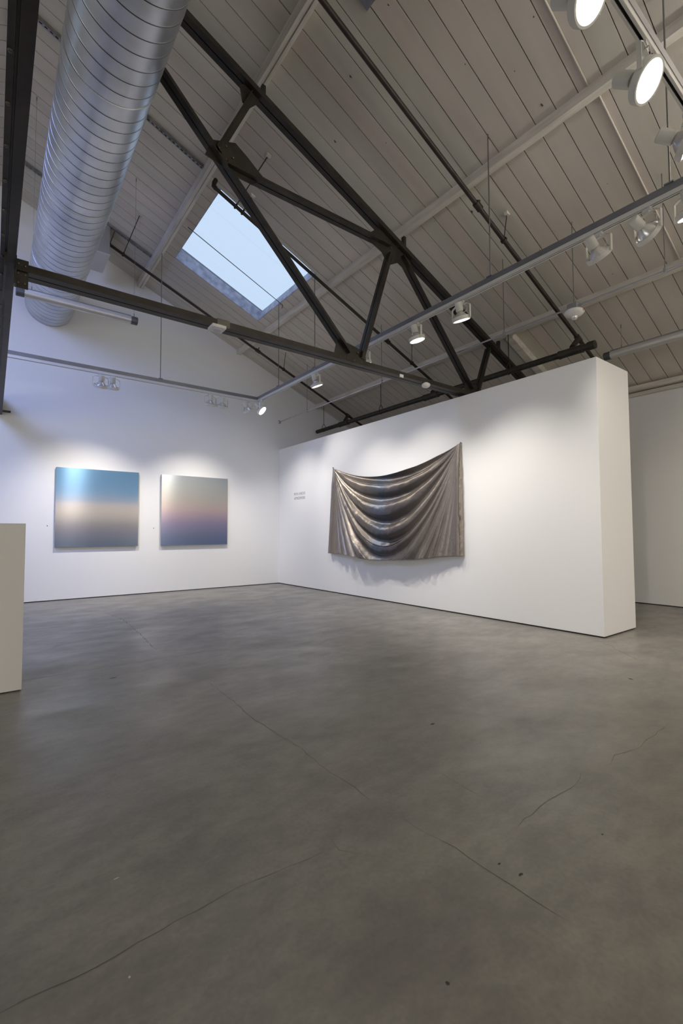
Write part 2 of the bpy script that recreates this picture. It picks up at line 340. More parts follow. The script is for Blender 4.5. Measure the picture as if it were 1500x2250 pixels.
# --- planked slopes
SKX0, SKX1, SKY0, SKY1 = 2.338, 3.880, 5.760, 7.708
ceil_r = MB().box(-.02, .02, YB, YW, rz(0) + .05, rz(0) + .09).build('ceiling', M['beam']); tag(ceil_r, kind='structure')
def slab(sgn, x0, x1, y0, y1, t0, t1, name, m, parent):
    n = NR if sgn > 0 else NL
    p = []
    for t in (t0, t1):
        for x, y in ((x0, y0), (x1, y0), (x1, y1), (x0, y1)):
            q = Vector((sgn * x, y, rz(x))) + n * t; p.append(q)
    mb = MB(); mb.hexa(p if sgn > 0 else [p[1], p[0], p[3], p[2], p[5], p[4], p[7], p[6]])
    return mb.build(name, m, parent)
edges = [1.267 + .2012 * k for k in range(-10, 39)]
edges = [e for e in edges if e > -.8] + [YW]
for sgn in (1, -1):
    for k in range(len(edges) - 1):
        g = random.choice((.007, .008, .010, .012)) * .5
        y0 = edges[k] + g; y1 = edges[k + 1] - (g if k < len(edges) - 2 else 0)
        m = M[random.choice(('plank', 'plank', 'plank2', 'plank3'))]; dz = random.uniform(0, .002)
        if y1 > SKY0 and y0 < SKY1:
            slab(sgn, 0, SKX0, y0, y1, dz, .035, 'plank', m, ceil_r); slab(sgn, SKX1, XE + .1, y0, y1, dz, .035, 'plank', m, ceil_r)
            if y0 < SKY0 - .01: slab(sgn, SKX0, SKX1, y0, SKY0, dz, .035, 'plank', m, ceil_r)
            if y1 > SKY1 + .01: slab(sgn, SKX0, SKX1, SKY1, y1, dz, .035, 'plank', m, ceil_r)
        else: slab(sgn, 0, XE + .1, y0, y1, dz, .035, 'plank', m, ceil_r)
    # the deck boards above, and the roof behind the camera
    d = MB()
    n = NR if sgn > 0 else NL
    def sl(x0, x1, y0, y1, t0, t1):
        p = [Vector((sgn * x, y, rz(x))) + n * t for t in (t0, t1) for x, y in ((x0, y0), (x1, y0), (x1, y1), (x0, y1))]
        d.hexa(p if sgn > 0 else [p[1], p[0], p[3], p[2], p[5], p[4], p[7], p[6]])
    sl(0, SKX0, YB - .2, YW + .2, .036, .10); sl(SKX1, XE + .3, YB - .2, YW + .2, .036, .10)
    sl(SKX0, SKX1, YB - .2, SKY0, .036, .10); sl(SKX0, SKX1, SKY1, YW + .2, .036, .10)
    d.build('deck', M['deck'], ceil_r)
    slab(sgn, 0, XE + .1, YB, edges[0] - .003, 0, .035, 'plank', M['plank'], ceil_r)
for k_, (x, y) in enumerate(((4.39, 3.268), (4.56, 3.27), (4.73, 3.2), (4.24, 3.7), (2.95, 4.0), (3.3, 3.55), (2.6, 2.75), (2.5, 2.55), (3.95, 2.15), (3.6, 2.2), (3.4, 1.9), (4.9, 2.0), (5.5, 2.35), (5.9, 2.38), (3.1, 5.0), (4.9, 4.6), (2.7, 3.4), (3.3, 2.5), (5.2, 2.9))):
    r_ = (.016, .007, .010, .006)[k_ % 4]; n_p = 7; c_ = Vector((x, y, rz(x))) - NR * .0012; dx = Vector((cs, 0, -sn))
    vs_ = [c_ + dx * (r_ * random.uniform(.6, 1.5) * math.cos(2 * PI * q / n_p)) + Vector((0, r_ * random.uniform(.3, .8) * math.sin(2 * PI * q / n_p), 0)) for q in range(n_p)]
    MB().add(vs_, [tuple(range(n_p - 1, -1, -1))]).build('knot_mark', M['knot'], ceil_r)
# --- skylight
def skylight(sgn, label):
    n = NR if sgn > 0 else NL
    t = tag(bpy.data.objects.new('window_1' if sgn > 0 else 'window_added', None), kind='structure'); COL.objects.link(t)
    t.matrix_world = Matrix.Translation((sgn * 3.1, 6.73, rz(3.1))); t['world_parts'] = 1
    def s2(x0, x1, y0, y1, t0, t1, name, m):
        p = [Vector((sgn * x, y, rz(x))) + n * q for q in (t0, t1) for x, y in ((x0, y0), (x1, y0), (x1, y1), (x0, y1))]
        return MB().hexa(p if sgn > 0 else [p[1], p[0], p[3], p[2], p[5], p[4], p[7], p[6]]).build(name, m, t)
    x0, x1, y0, y1 = SKX0, SKX1, SKY0, SKY1; h = .21
    e = .012
    s2(x0, x0 + e, y0, y1, .004, h, 'lining_board', M['curb']); s2(x1 - e, x1, y0, y1, .004, h, 'lining_board', M['curb'])
    s2(x0 + e, x1 - e, y0, y0 + e, .004, h, 'lining_board', M['curb']); s2(x0 + e, x1 - e, y1 - e, y1, .004, h, 'lining_board', M['curb'])
    s2(x0 - .04, x0, y0 - .04, y1 + .04, .036, h, 'curb', M['curb']); s2(x1, x1 + .04, y0 - .04, y1 + .04, .036, h, 'curb', M['curb'])
    s2(x0, x1, y0 - .04, y0, .036, h, 'curb', M['curb']); s2(x0, x1, y1, y1 + .04, .036, h, 'curb', M['curb'])
    s2(x0 - .04, x1 + .04, y0 - .04, y1 + .04, h, h + .008, 'glass_pane', M['glass'])
    for a in ((x0 - .04, x0 + .006, y0 - .04, y1 + .04), (x1 - .006, x1 + .04, y0 - .04, y1 + .04), (x0, x1, y0 - .04, y0 + .006), (x0, x1, y1 - .006, y1 + .04)):
        s2(*a, h + .008, h + .03, 'glazing_bead', M['rod'])
    return t
skylight(1, ''); skylight(-1, '')  # the left-slope one is unseen, added to let in more blue daylight

# --- timber purlins under the planks
def purlin(x0, w_, h_, y0, y1, label, two=False, sgn=1):
    t = thing('timber_purlin', label, 'beam', (sgn * x0, y0, rz(x0) - h_))
    def seg(xa, xb, ha, nm='timber'):
        p = [(sgn * xa, y0, rz(xa) - ha), (sgn * xb, y0, rz(xa) - ha), (sgn * xb, y1, rz(xa) - ha), (sgn * xa, y1, rz(xa) - ha),
             (sgn * xa, y0, rz(xa)), (sgn * xb, y0, rz(xb)), (sgn * xb, y1, rz(xb)), (sgn * xa, y1, rz(xa))]
        if sgn < 0: p = [p[1], p[0], p[3], p[2], p[5], p[4], p[7], p[6]]
        return MB().hexa(p).build(nm, M['beam'], t, bevel=.003)
    if two: seg(x0, x0 + w_ * .52, h_); seg(x0 + w_ * .52 + .003, x0 + w_, h_ - .012)
    else: seg(x0, x0 + w_, h_)
    return t
purlin(2.068, .088, .125, YB, YW, 'cream timber beam nearest the round duct, left of the skylight', True)
purlin(4.055, .080, .095, YB, YW, 'cream timber beam just right of the skylight, crossing the middle of the ceiling')
purlin(6.050, .085, .100, YB, YW, 'cream timber beam lowest on the slope, behind the thin metal conduit')
eb = thing('eave_beam', 'cream timber beam along the foot of the roof, over the far right wall', 'beam', (7.9, 0, 3.2))
MB().box(7.84, 7.99, YB, YW, 3.27, 3.345).build('beam_body', M['beam'], eb, bevel=.01)
MB().box(7.925, 7.99, YB, YW, 3.20, 3.255).build('lower_strip', M['beam'], eb, bevel=.004)
rf = MB(); a = Vector((6.14, 3.93, rz(6.14) - .055)); b = Vector((7.84, 3.93, rz(7.84) - .055))
rf.bar(a, b, .11, .105, (0, 1, 0)); tag(rf.build('roof_rafter', M['beam'], bevel=.004), 'pale sloping timber running down the roof above the long white wall', 'beam')
pb = MB(); p = [Vector((x, y, rz(x))) - NR * q for q in (.012, .001) for x, y in ((2.27, 2.74), (2.505, 2.74), (2.505, 2.915), (2.27, 2.915))]
pb.hexa([p[0], p[1], p[2], p[3], p[4], p[5], p[6], p[7]]); tag(pb.build('patch_plate', M['patch']), 'small blue-grey metal plate on a ceiling plank at the top edge', 'metal plate')

# ------------------------------------------------------------------ steel truss (plane y = 4.07)
YT = 4.07
tr = thing('steel_truss', 'dark riveted steel roof truss spanning the room below the skylight', 'truss', (0, YT, 3.0))
def dbl(a, b, flange_dir, w_=.15, leg=.075, th=.009, name='member', gap=.012):
    """two steel angles back to back from a to b; the flanges sit on the flange_dir side, the legs point away from it"""
    a = Vector((a[0], YT, a[1])); b = Vector((b[0], YT, b[1])); d = (b - a).normalized()
    q = Vector((flange_dir[0], 0, flange_dir[1])); q = (q - d * q.dot(d)).normalized(); yv = Vector((0, 1, 0))
    mb = MB(); fw = (w_ - gap) / 2
    for s_ in (1, -1):
        for (p0, su, sv) in ((yv * (s_ * (gap / 2 + fw / 2)) + q * 0, fw, th), (yv * (s_ * (gap / 2 + th / 2)) - q * (leg / 2), th, leg)):
            A = a + p0; B = b + p0
            c = [(-1, -1), (1, -1), (1, 1), (-1, 1)]
            v = d.cross(yv)
            pts = [A + yv * (i * su / 2) + q * (j * sv / 2) for i, j in c] + [B + yv * (i * su / 2) + q * (j * sv / 2) for i, j in c]
            mb.hexa(pts)
    return mb.build(name, M['steel'], tr)
def gusset(poly, nm='gusset_plate', th=.010):
    n = len(poly)
    vs = [(x, YT - th / 2, z) for x, z in poly] + [(x, YT + th / 2, z) for x, z in poly]
    g = MB().add(vs, [tuple(range(n)), tuple(range(2 * n - 1, n - 1, -1))] + [(i, i + n, (i + 1) % n + n, (i + 1) % n) for i in range(n)]).build(nm, M['steel'], tr)
    return g
def rivets(parent, pts, y=YT - .015, r=.011):
    for x, z in pts:
        MB().lathe([(r, 0), (r * .85, r * .5), (.0005, r * .8)], (x, y, z), (0, -1, 0), 8).build('rivet', M['rivet'], parent, True)
tz = lambda x: 6.703 - .37 - .424 * abs(x)
for sg in (1, -1):
    X = lambda x: sg * x
    dbl((X(.02), tz(.02)), (X(7.5), tz(7.5)), (-sn * sg, -cs), .13, .11, name='top_chord')
    dbl((X(.10), 3.008), (X(5.55), 3.008), (0, -1), .15, .080, name='bottom_chord')
    dbl((X(.06), 6.18), (X(3.16), 3.12), (-sg, -1), .13, .07, name='diagonal')
    dbl((X(1.60), 4.72), (X(1.955), 5.47), (-sg, .4), .10, .06, name='strut')
    dbl((X(1.72), 4.60), (X(3.80), 4.60), (0, -1), .12, .07, name='tie')
    dbl((X(3.34), 3.12), (X(3.80), 4.52), (-sg, .3), .11, .065, name='strut')
    dbl((X(4.02), 4.56), (X(5.36), 3.12), (-sg, -1), .12, .07, name='diagonal')
    dbl((X(5.49), 3.10), (X(5.79), 3.82), (-sg, .3), .10, .06, name='strut')
    g1 = gusset([(X(1.56), 4.79), (X(1.80), 4.88), (X(1.93), 4.80), (X(2.12), 4.66), (X(1.98), 4.545), (X(1.72), 4.57), (X(1.50), 4.62)])
    g2 = gusset([(X(2.98), 3.10), (X(3.02), 3.26), (X(3.16), 3.245), (X(3.42), 3.20), (X(3.44), 3.03), (X(2.98), 3.02)])
    g3 = gusset([(X(3.50), 4.66), (X(3.72), 4.85), (X(3.98), 4.74), (X(4.22), 4.60), (X(4.12), 4.40), (X(3.96), 4.46), (X(3.80), 4.37), (X(3.70), 4.50), (X(3.52), 4.56)])
    g4 = gusset([(X(5.20), 3.02), (X(5.25), 3.20), (X(5.58), 3.20), (X(5.66), 3.02)])
    g5 = gusset([(X(1.84), 5.50), (X(1.94), 5.56), (X(2.06), 5.50), (X(2.04), 5.42), (X(1.95), 5.32), (X(1.87), 5.34)])
    if sg > 0:
        rivets(g1, [(1.63, 4.74), (1.70, 4.79), (1.77, 4.71), (1.70, 4.66), (1.90, 4.62), (2.0, 4.62)])
        rivets(g2, [(3.05, 3.06), (3.15, 3.06), (3.25, 3.06), (3.35, 3.06), (3.12, 3.16), (3.30, 3.16), (3.35, 3.14)])
        rivets(g3, [(3.60, 4.60), (3.70, 4.61), (3.84, 4.60), (3.95, 4.66), (4.08, 4.50), (3.86, 4.45)])
        rivets(g4, [(5.3, 3.07), (5.42, 3.07), (5.54, 3.07)])
    MB().box(sg * 2.11 - .02, sg * 2.11 + .02, YT + .005, YT + .05, tz(2.11) + .115, rz(2.15) - .125).build('packing_block', M['steel'], tr)
    MB().box(sg * 4.10 - .02, sg * 4.10 + .02, YT + .005, YT + .05, tz(4.1) + .115, rz(4.12) - .10).build('packing_block', M['steel'], tr)
    MB().box(sg * 6.09 - .02, sg * 6.09 + .02, YT + .005, YT + .05, tz(6.1) + .115, rz(6.12) - .105).build('packing_block', M['steel'], tr)
MB().box(1.60, 1.72, YT - .085, YT - .075, 2.995, 3.065).build('splice_plate', M['rivet'], tr)

# --- long steel girder straight over the camera
gd = thing('steel_girder', 'long dark steel girder running overhead along the left edge to the back wall', 'girder', (.035, 0, 3.0))
def gbox(nm, *a): return MB().box(*a).build(nm, M['steel'], gd)
gbox('flange', .040, .092, YB, YW, 2.995, 3.005); gbox('leg', .040, .049, YB, YW, 3.005, 3.085)
gbox('flange', .002, .028, YB, YW, 2.995, 3.005); gbox('web_plate', .029, .039, YB, YW - .002, 3.0, 3.30); gbox('leg', .019, .028, YB, YW, 3.005, 3.085)
gbox('bearing_plate', -.06, .20, YW - .10, YW, 3.040, 3.052)
hp = MB().box(.088, .172, YT - .055, YT - .045, 2.885, 3.095).build('gusset_plate', M['steel'], gd)
hq = MB().box(.028, .040, YT - .30, YT + .30, 2.90, 3.30).build('gusset_plate', M['steel'], gd)
MB().box(.088, .100, YT - .10, YT - .045, 2.885, 3.095).build('angle_cleat', M['steel'], gd)
rivets(hp, [(.110, 3.06), (.110, 2.99), (.110, 2.92), (.152, 3.05), (.152, 2.985), (.150, 2.92)], YT - .056, .009)
for k in range(26):
    y = 1.6 + k * .28
    MB().lathe([(.010, 0), (.008, .006), (.0005, .009)], (.014, y, 2.995), (0, 0, -1), 8).build('rivet', M['rivet'], gd, True)
for y in (3.50, 3.62): MB().box(.049, .092, y, y + .008, 3.005, 3.07).build('stiffener', M['rivet'], gd)
for y in (-2.0, 1.2, 6.2): MB().bar((.034, y, 3.05), (.034, y + 2.4, 5.9), .05, .008, (0, 1, 0)).build('brace', M['steel'], gd)

# ------------------------------------------------------------------ spiral duct
DX, DZ, DR = .692, 4.936, .346
du = thing('spiral_duct', 'big round galvanised spiral air duct hanging under the roof at upper left', 'air duct', (DX, 0, DZ - DR))
P_ = .135
def duct_piece(ya, yb, dr):
    n = 96; dark = set(); prof = [(0, 0), (.10, 0), (.42, .0), (.80, 0), (.885, 0), (.90, .0015), (.925, .0015), (.94, -.006), (.97, -.006)]
    i0 = int((ya - P_) / P_) - 1; i1 = int(yb / P_) + 1; vs = []; rows_ = len(prof)
    heights = [(i * P_ + f_ * P_, h) for i in range(i0, i1 + 1) for f_, h in prof]
    H = len(heights)
    for k in range(n + 1):
        th = 2 * PI * k / n
        for y, h in heights:
            yy = min(max(y + P_ * k / n, ya), yb); r = DR + dr + h
            vs.append((DX + r * math.cos(th), yy, DZ + r * math.sin(th)))
    fs = []
    for k in range(n):
        for i in range(H - 1):
            a, b_, c, d = k * H + i, k * H + i + 1, (k + 1) * H + i + 1, (k + 1) * H + i
            ys = [vs[q][1] for q in (a, b_, c, d)]
            if max(ys) - min(ys) < 1e-6: continue
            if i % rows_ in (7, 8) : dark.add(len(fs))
            fs.append((a, b_, c, d))
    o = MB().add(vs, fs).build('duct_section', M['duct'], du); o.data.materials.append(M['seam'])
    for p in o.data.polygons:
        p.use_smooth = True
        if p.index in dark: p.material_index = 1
    try: o.data.set_sharp_from_angle(angle=math.radians(25))
    except Exception: pass
J = [-2.5, .66, 2.35, 4.023, 5.69, 7.36, YW + .02]
for k in range(len(J) - 1): duct_piece(J[k] + .004, J[k + 1] - .004, .0015 * (k % 2))
for y in J[1:-1]:
    MB().lathe([(DR - .004, -.03), (DR + .006, -.028), (DR + .0065, .0), (DR - .002, .003), (DR - .004, .006)], (DX, y, DZ), (0, 1, 0), 72).build('joint_collar', M['duct'], du, True)
for y in (5.66, 8.06, 1.3):
    for xx in (DX - .12, DX + .12):
        MB().tube([(xx, y, DZ + .33), (xx, y, rz(xx) - .04)], .004, 6).build('hanger_rod', M['rod'], du)
    st = MB(); n = 20
    for k in range(n):
        a0 = PI + PI * k / n; a1 = PI + PI * (k + 1) / n; r0 = DR + .008; r1 = DR + .0105
        st.hexa([(DX + r * math.cos(a), yy, DZ + r * math.sin(a)) for a, r, yy in ((a0, r0, y - .012), (a0, r1, y - .012), (a0, r1, y + .012), (a0, r0, y + .012), (a1, r0, y - .012), (a1, r1, y - .012), (a1, r1, y + .012), (a1, r0, y + .012))])
    if y < 2: st.build('strap', M['rod'], du)
bx = thing('ceiling_box', 'pale sheet metal box hanging from the planks beside the duct', 'box', (1.31, 8.36, 5.59))
p = [(1.205, 8.05, 5.596), (1.418, 8.05, 5.596), (1.418, 8.685, 5.596), (1.205, 8.685, 5.596), (1.205, 8.05, rz(1.205)), (1.418, 8.05, rz(1.418)), (1.418, 8.685, rz(1.418)), (1.205, 8.685, rz(1.205))]
MB().hexa(p).build('box_body', M['box_shaded'], bx, bevel=.004)  # sides coloured darker than the lid to imitate their shade
MB().box(1.200, 1.423, 8.045, 8.69, 5.588, 5.596).build('box_lid', M['box'], bx)

# --- perforated channels
def channel(y, x0, x1, label):
    t = thing('perforated_channel', label, 'channel', (x0, y, rz(x0)))
    mb = MB(); w_ = .045
    def b2(xa, xb, ya, yb, q0, q1):
        p = [Vector((x, yy, rz(x))) - NR * q for q in (q1, q0) for x, yy in ((xa, ya), (xb, ya), (xb, yb), (xa, yb))]; mb.hexa(p)
    b2(x0, x1, y - w_ / 2, y - w_ / 2 + .003, .001, .041); b2(x0, x1, y + w_ / 2 - .003, y + w_ / 2, .001, .041)
    b2(x0, x1, y - w_ / 2, y - .008, .038, .041); b2(x0, x1, y + .008, y + w_ / 2, .038, .041)
    x = x0
    while x < x1: b2(x, min(x1, x + .022), y - .008, y + .008, .038, .041); x += .05
    mb.build('channel_body', M['chan'], t)
    d = MB(); mb = d; b2(x0, x1, y - w_ / 2 + .004, y + w_ / 2 - .004, .002, .006); d.build('dark_back', M['slot'], t)
channel(5.66, .12, 2.067, 'perforated steel channel on the planks, ending at the timber beam beside the truss')
channel(8.06, .12, 2.067, 'perforated steel channel on the planks by the pale sheet metal box')

# ------------------------------------------------------------------ pipes
def sprinkler(name, y, x0, x1, off, r, label, mbr=None, couplings=(), braces=(), elbow=False, stub=None):
    t = thing(name, label, 'pipe', (x0, y, rz(x0, off)))
    P0 = Vector((x0, y, rz(x0, off))); P1 = Vector((x1, y, rz(x1, off)))
    pts = [P0, P1]
    MB().tube(pts, r, 14).build('pipe_run', M['pipe'], t, True)
    d = (P1 - P0).normalized()
    if elbow:
        MB().tube([P0 + d * .03, P0 - d * .01 + NR * .01, P0 - d * .02 + NR * .05, P0 - d * .02 + NR * .11], [r * 1.25, r * 1.3, r * 1.25, r * 1.15], 12).build('elbow', M['pipe'], t, True)
    for x in couplings:
        c = Vector((x, y, rz(x, off)))
        MB().tube([c - d * .05, c - d * .048, c - d * .02, c + d * .02, c + d * .048, c + d * .05], [r, r * 1.5, r * 1.5, r * 1.5, r * 1.5, r], 14).build('coupling', M['pipe'], t, True)
        MB().tube([c + Vector((.01, 0, r)), c + Vector((.03, 0, r + .05))], r * .5, 8).build('sprinkler_head', M['rivet'], t, True)
    for (x, top) in braces:
        c = Vector((x, y, rz(x, off)))
        b = MB().tube([c, Vector(top)], .006, 6).build('hanger_rod', M['pipe'], t, True)
        MB().lathe([(r * 1.15, -.012), (r * 1.5, -.012), (r * 1.5, .012), (r * 1.15, .012)], c, d, 14).build('pipe_clip', M['pipe'], t, True)
        q = Vector(top)
        MB().box(q.x - .03, q.x + .03, q.y - .02, q.y + .02, q.z - .02, q.z + .012).build('ceiling_flange', M['beam'], t)
    if stub:
        c = Vector((stub[0], y, rz(stub[0], off))); e = Vector(stub[1])
        MB().tube([c, c.lerp(e, .85)], [.036, .036], 12).build('riser', M['pipe'], t, True)
        MB().tube([c - d * .06, c - d * .055, c + d * .055, c + d * .06], [r, r * 1.45, r * 1.45, r], 14).build('tee', M['pipe'], t, True)
    return t
sprinkler('sprinkler_pipe', 3.06, .3, 7.3, .20, .0255, 'dark sprinkler pipe nearest the camera, sloping down from top centre to the wall end',
          couplings=(4.22,), braces=((4.70, (4.62, 2.96, rz(4.62))),), stub=(6.43, (6.06, 2.98, 3.52)))
sprinkler('sprinkler_pipe', 5.63, 2.20, 7.2, .18, .0235, 'dark sprinkler pipe crossing the skylight and continuing down the slope',
          couplings=(5.22,), braces=((2.50, (2.542, 4.786, rz(2.542))), (2.60, (2.66, 5.45, rz(2.66) + .0)), (5.80, (5.62, 5.45, rz(5.62)))), elbow=True, stub=(6.45, (6.06, 5.42, 3.52)))
sprinkler('sprinkler_pipe', 8.27, .9, 7.2, .20, .023, 'dark sprinkler pipe closest to the back gable wall',
          couplings=(4.16,), braces=((1.66, (1.70, 7.32, rz(1.70))), (1.45, (1.50, 8.1, rz(1.5))), (4.75, (4.62, 7.95, rz(4.62)))), stub=(6.43, (6.06, 7.92, 3.52)))
mn = thing('main_pipe', 'thick dark sprinkler main running level above the long white wall', 'pipe', (6.05, 2.72, 3.47))
MX, MZ, MR = 6.05, 3.475, .043
MB().tube([(MX, 2.70, MZ), (MX, 2.715, MZ), (MX, 8.96, MZ), (MX, 8.975, MZ)], [.02, MR, MR, .02], 16).build('pipe_run', M['main'], mn, True)
for y in (2.98, 5.42, 7.92):
    MB().tube([(MX, y - .16, MZ), (MX, y - .155, MZ), (MX, y - .12, MZ), (MX, y + .12, MZ), (MX, y + .155, MZ), (MX, y + .16, MZ)], [MR, MR * 1.35, MR * 1.22, MR * 1.22, MR * 1.35, MR], 16).build('tee', M['main'], mn, True)
MB().tube([(MX, 2.66, MZ), (MX, 2.67, MZ), (MX, 2.76, MZ), (MX, 2.765, MZ)], [MR * .7, MR * 1.25, MR * 1.25, MR], 16).build('end_cap', M['main'], mn, True)
for y in (8.68, 6.72, 3.9):
    MB().tube([(MX, y, MZ + .12), (MX, y, rz(6.05) - .11)], .006, 6).build('hanger_rod', M['pipe'], mn, True)
    MB().tube([(MX, y - .0, MZ - MR - .004), (MX - .05, y, MZ - .01), (MX - .045, y, MZ + .06), (MX - .012, y, MZ + .125), (MX + .012, y, MZ + .125), (MX + .045, y, MZ + .06), (MX + .05, y, MZ - .01), (MX, y, MZ - MR - .004)], .007, 6).build('clevis_hanger', M['pipe'], mn, True)

# --- thin rods and wires
def thin(name, pts, r, m, label, cat, extra=()):
    t = thing(name, label, cat, pts[-1])
    MB().tube(pts, r, 8).build(name.split('_')[-1] + '_run', m, t, True)
    for nm, a, b, rr in extra: MB().tube([a, b], rr, 8).build(nm, m, t, True)
    return t
thin('skylight_cable', [(2.24, 6.755, rz(2.24, .07)), (3.86, 6.75, rz(3.86, .095)), (3.875, 6.80, rz(3.875, .12))], .006, M['slot'], 'thin black cable stretched across the skylight opening', 'cable')
pc = thing('painted_conduit', 'thin cream-painted conduit running down the planks at upper right', 'conduit', (6.03, 1.75, rz(6.03)))
for xa, xb, yy in ((.6, 4.05, 1.785), (4.14, 6.045, 1.745), (6.14, 7.83, 1.73)):
    MB().tube([(xa, yy, rz(xa, .010)), (xb, yy, rz(xb, .010))], .008, 8).build('conduit_run', M['plank'], pc, True)

# ------------------------------------------------------------------ conduit with strobe
CX, CZ = 5.08, 3.585
cd = thing('metal_conduit', 'thin shiny metal conduit hung level above the front edge of the white partition', 'conduit', (CX, -2, CZ))
MB().tube([(CX, -2, CZ), (CX, YW - .002, CZ)], .0105, 12).build('conduit_run', M['emt'], cd, True)
for y in (.2, 1.585, 3.33, 5.62, 7.88):
    MB().tube([(CX, y, CZ + .02), (CX, y, rz(CX) + .0)], .0042, 6).build('hanger_rod', M['rod'], cd, True)
    MB().box(CX - .018, CX + .018, y - .012, y + .012, CZ - .02, CZ + .03).build('clamp', M['emt'], cd, bevel=.002)
MB().tube([(CX, 2.455, CZ + .05), (CX, 2.455, rz(CX))], .0042, 6).build('hanger_rod', M['rod'], cd, True)
for y in (.9, 4.6, 6.9): MB().tube([(CX, y - .02, CZ), (CX, y + .02, CZ)], .014, 10).build('coupling', M['emt'], cd, True)
MB().lathe([(.0005, 0), (.035, 0), (.035, -.012), (.0105, -.02)], (CX, YW, CZ), (0, 1, 0), 16).build('wall_flange', M['emt'], cd, True)
sb = thing('ceiling_strobe', 'white round alarm strobe with red lettering under a grey box on the conduit', 'alarm', (CX, 2.455, 3.44))
MB().box(CX - .055, CX + .055, 2.40, 2.51, CZ - .045, CZ + .03).build('junction_box', M['emt'], sb, bevel=.003)
MB().lathe([(.0005, -.045), (.095, -.048), (.104, -.060), (.103, -.072), (.085, -.092), (.055, -.106), (.035, -.112), (.0005, -.114)], (CX, 2.455, CZ), (0, 0, 1), 36).build('strobe_housing', M['plastic'], sb, True)
MB().lathe([(.036, -.108), (.034, -.130), (.020, -.146), (.0005, -.150)], (CX, 2.455, CZ), (0, 0, 1), 20).build('strobe_lens', M['bell'], sb, True)

def text_mesh(body, size, m, parent, matrix, name='lettering', ext=.001, spacing=1.0, sx=1.0):
    cu = bpy.data.curves.new(name, 'FONT'); cu.body = body; cu.size = size; cu.extrude = ext; cu.align_x = 'LEFT'; cu.space_character = spacing
    tmp = bpy.data.objects.new('t', cu); COL.objects.link(tmp)
    dg = bpy.context.evaluated_depsgraph_get(); me = bpy.data.meshes.new_from_object(tmp.evaluated_get(dg)); bpy.data.objects.remove(tmp)
    xs = [v.co.x for v in me.vertices]; wd = max(xs) - min(xs)
    me.transform(matrix @ Matrix.Diagonal((sx / wd if sx != 1.0 else 1, 1, 1, 1)) @ Matrix.Translation((-min(xs), 0, 0)))
    me.materials.clear(); me.materials.append(m)
    o = bpy.data.objects.new(name, me); COL.objects.link(o)
    if parent: o.parent = parent; o.matrix_parent_inverse = parent.matrix_world.inverted()
    return o
# FIRE printed on the strobe's sloping side, facing the room (-x,-y)
n_ = Vector((-.45, -.62, -.64)).normalized(); xd = Vector((.81, -.59, 0)).normalized(); yd = n_.cross(xd).normalized(); n_ = xd.cross(yd)
o_ = Vector((CX, 2.455, CZ)) + Vector((-.030, -.081, -.078))
Mx = Matrix(((xd.x, yd.x, n_.x, o_.x), (xd.y, yd.y, n_.y, o_.y), (xd.z, yd.z, n_.z, o_.z), (0, 0, 0, 1)))
text_mesh('FIRE', .026, M['red'], sb, Mx, 'lettering', .0015)

# ------------------------------------------------------------------ devices on the bottom chord
sq = thing('ceiling_sensor', 'small white square sensor under the left part of the bottom chord', 'sensor', (1.60, 3.99, 2.93))
MB().box(1.535, 1.665, 3.93, 4.06, 2.955, 2.985).build('sensor_body', M['plastic'], sq, bevel=.006)
MB().lathe([(.0005, 0), (.038, 0), (.042, .006)], (1.60, 3.995, 2.949), (0, 0, 1), 24).build('sensor_ring', M['box'], sq, True)
MB().box(1.585, 1.615, 4.0, 4.06, 2.985, 3.005).build('mount', M['lamp'], sq)
dt = thing('smoke_detector', 'round white smoke detector under the right part of the bottom chord', 'smoke detector', (4.37, 4.0, 2.95))
MB().lathe([(.0005, .025), (.05, .025), (.055, .012), (.052, -.004), (.035, -.018), (.0005, -.020)], (4.37, 4.0, 2.965), (0, 0, 1), 28).build('detector_body', M['plastic'], dt, True)
MB().lathe([(.030, 0), (.030, .02)], (4.37, 4.0, 2.985), (0, 0, 1), 18).build('detector_base', M['box'], dt, True)
MB().box(3.90, 3.96, 3.985, 3.993, 2.985, 3.02).build('x', M['plastic'])
_o = S.objects.get('x'); _o.name = 'chord_clip'; tag(_o, 'tiny white clip on the bottom chord, left of the smoke detector', 'clip')

# ------------------------------------------------------------------ linear fixtures
def fixture(a, b, label, wires):
    a = Vector(a); b = Vector(b); d = (b - a).normalized(); s_ = d.cross(Vector((0, 0, 1)))
    t = thing('linear_fixture', label, 'light fixture', tuple(a))
    r = .052
    cap = lambda p, q: MB().tube([p, p + (q - p) * .05, q - (q - p) * .05, q], [r * .9, r * 1.04, r * 1.04, r * .9], 20).build('end_cap', M['cap'], t, True)
    cap(a, a + d * .09); 
    if (b - a).length > .5: cap(b - d * .09, b)
    mb = MB(); n = 28; vs = []; A = a + d * .085; B = b - d * .085
    for P in (A, B):
        for k in range(n):
            th = 2 * PI * k / n; rr = r * (1 + (.0 if k % 7 else -.05)); vs.append(P + s_ * (rr * math.cos(th)) + Vector((0, 0, rr * math.sin(th))))
    mb.add(vs, [(k, (k + 1) % n, n + (k + 1) % n, n + k) for k in range(n)] + [tuple(range(n)), tuple(range(2 * n - 1, n - 1, -1))])
    mb.build('tube_housing', M['fix'], t, True)
    c_ = MB(); c_.bar(A + Vector((0, 0, r + .004)), B + Vector((0, 0, r + .004)), .03, .012, s_); c_.build('top_rail', M['strut'], t)
    for (x, y, top) in wires:
        zb = a.z + r
        MB().tube([(x, y, zb), (x, y, top)], .0018, 5).build('suspension_wire', M['wire'], t)
        MB().tube([(x, y, zb), (x, y, zb + .05)], .005, 6).build('wire_clip', M['rod'], t)
        MB().tube([(x, y, top - .05), (x, y, top)], .005, 6).build('ceiling_hook', M['rod'], t)
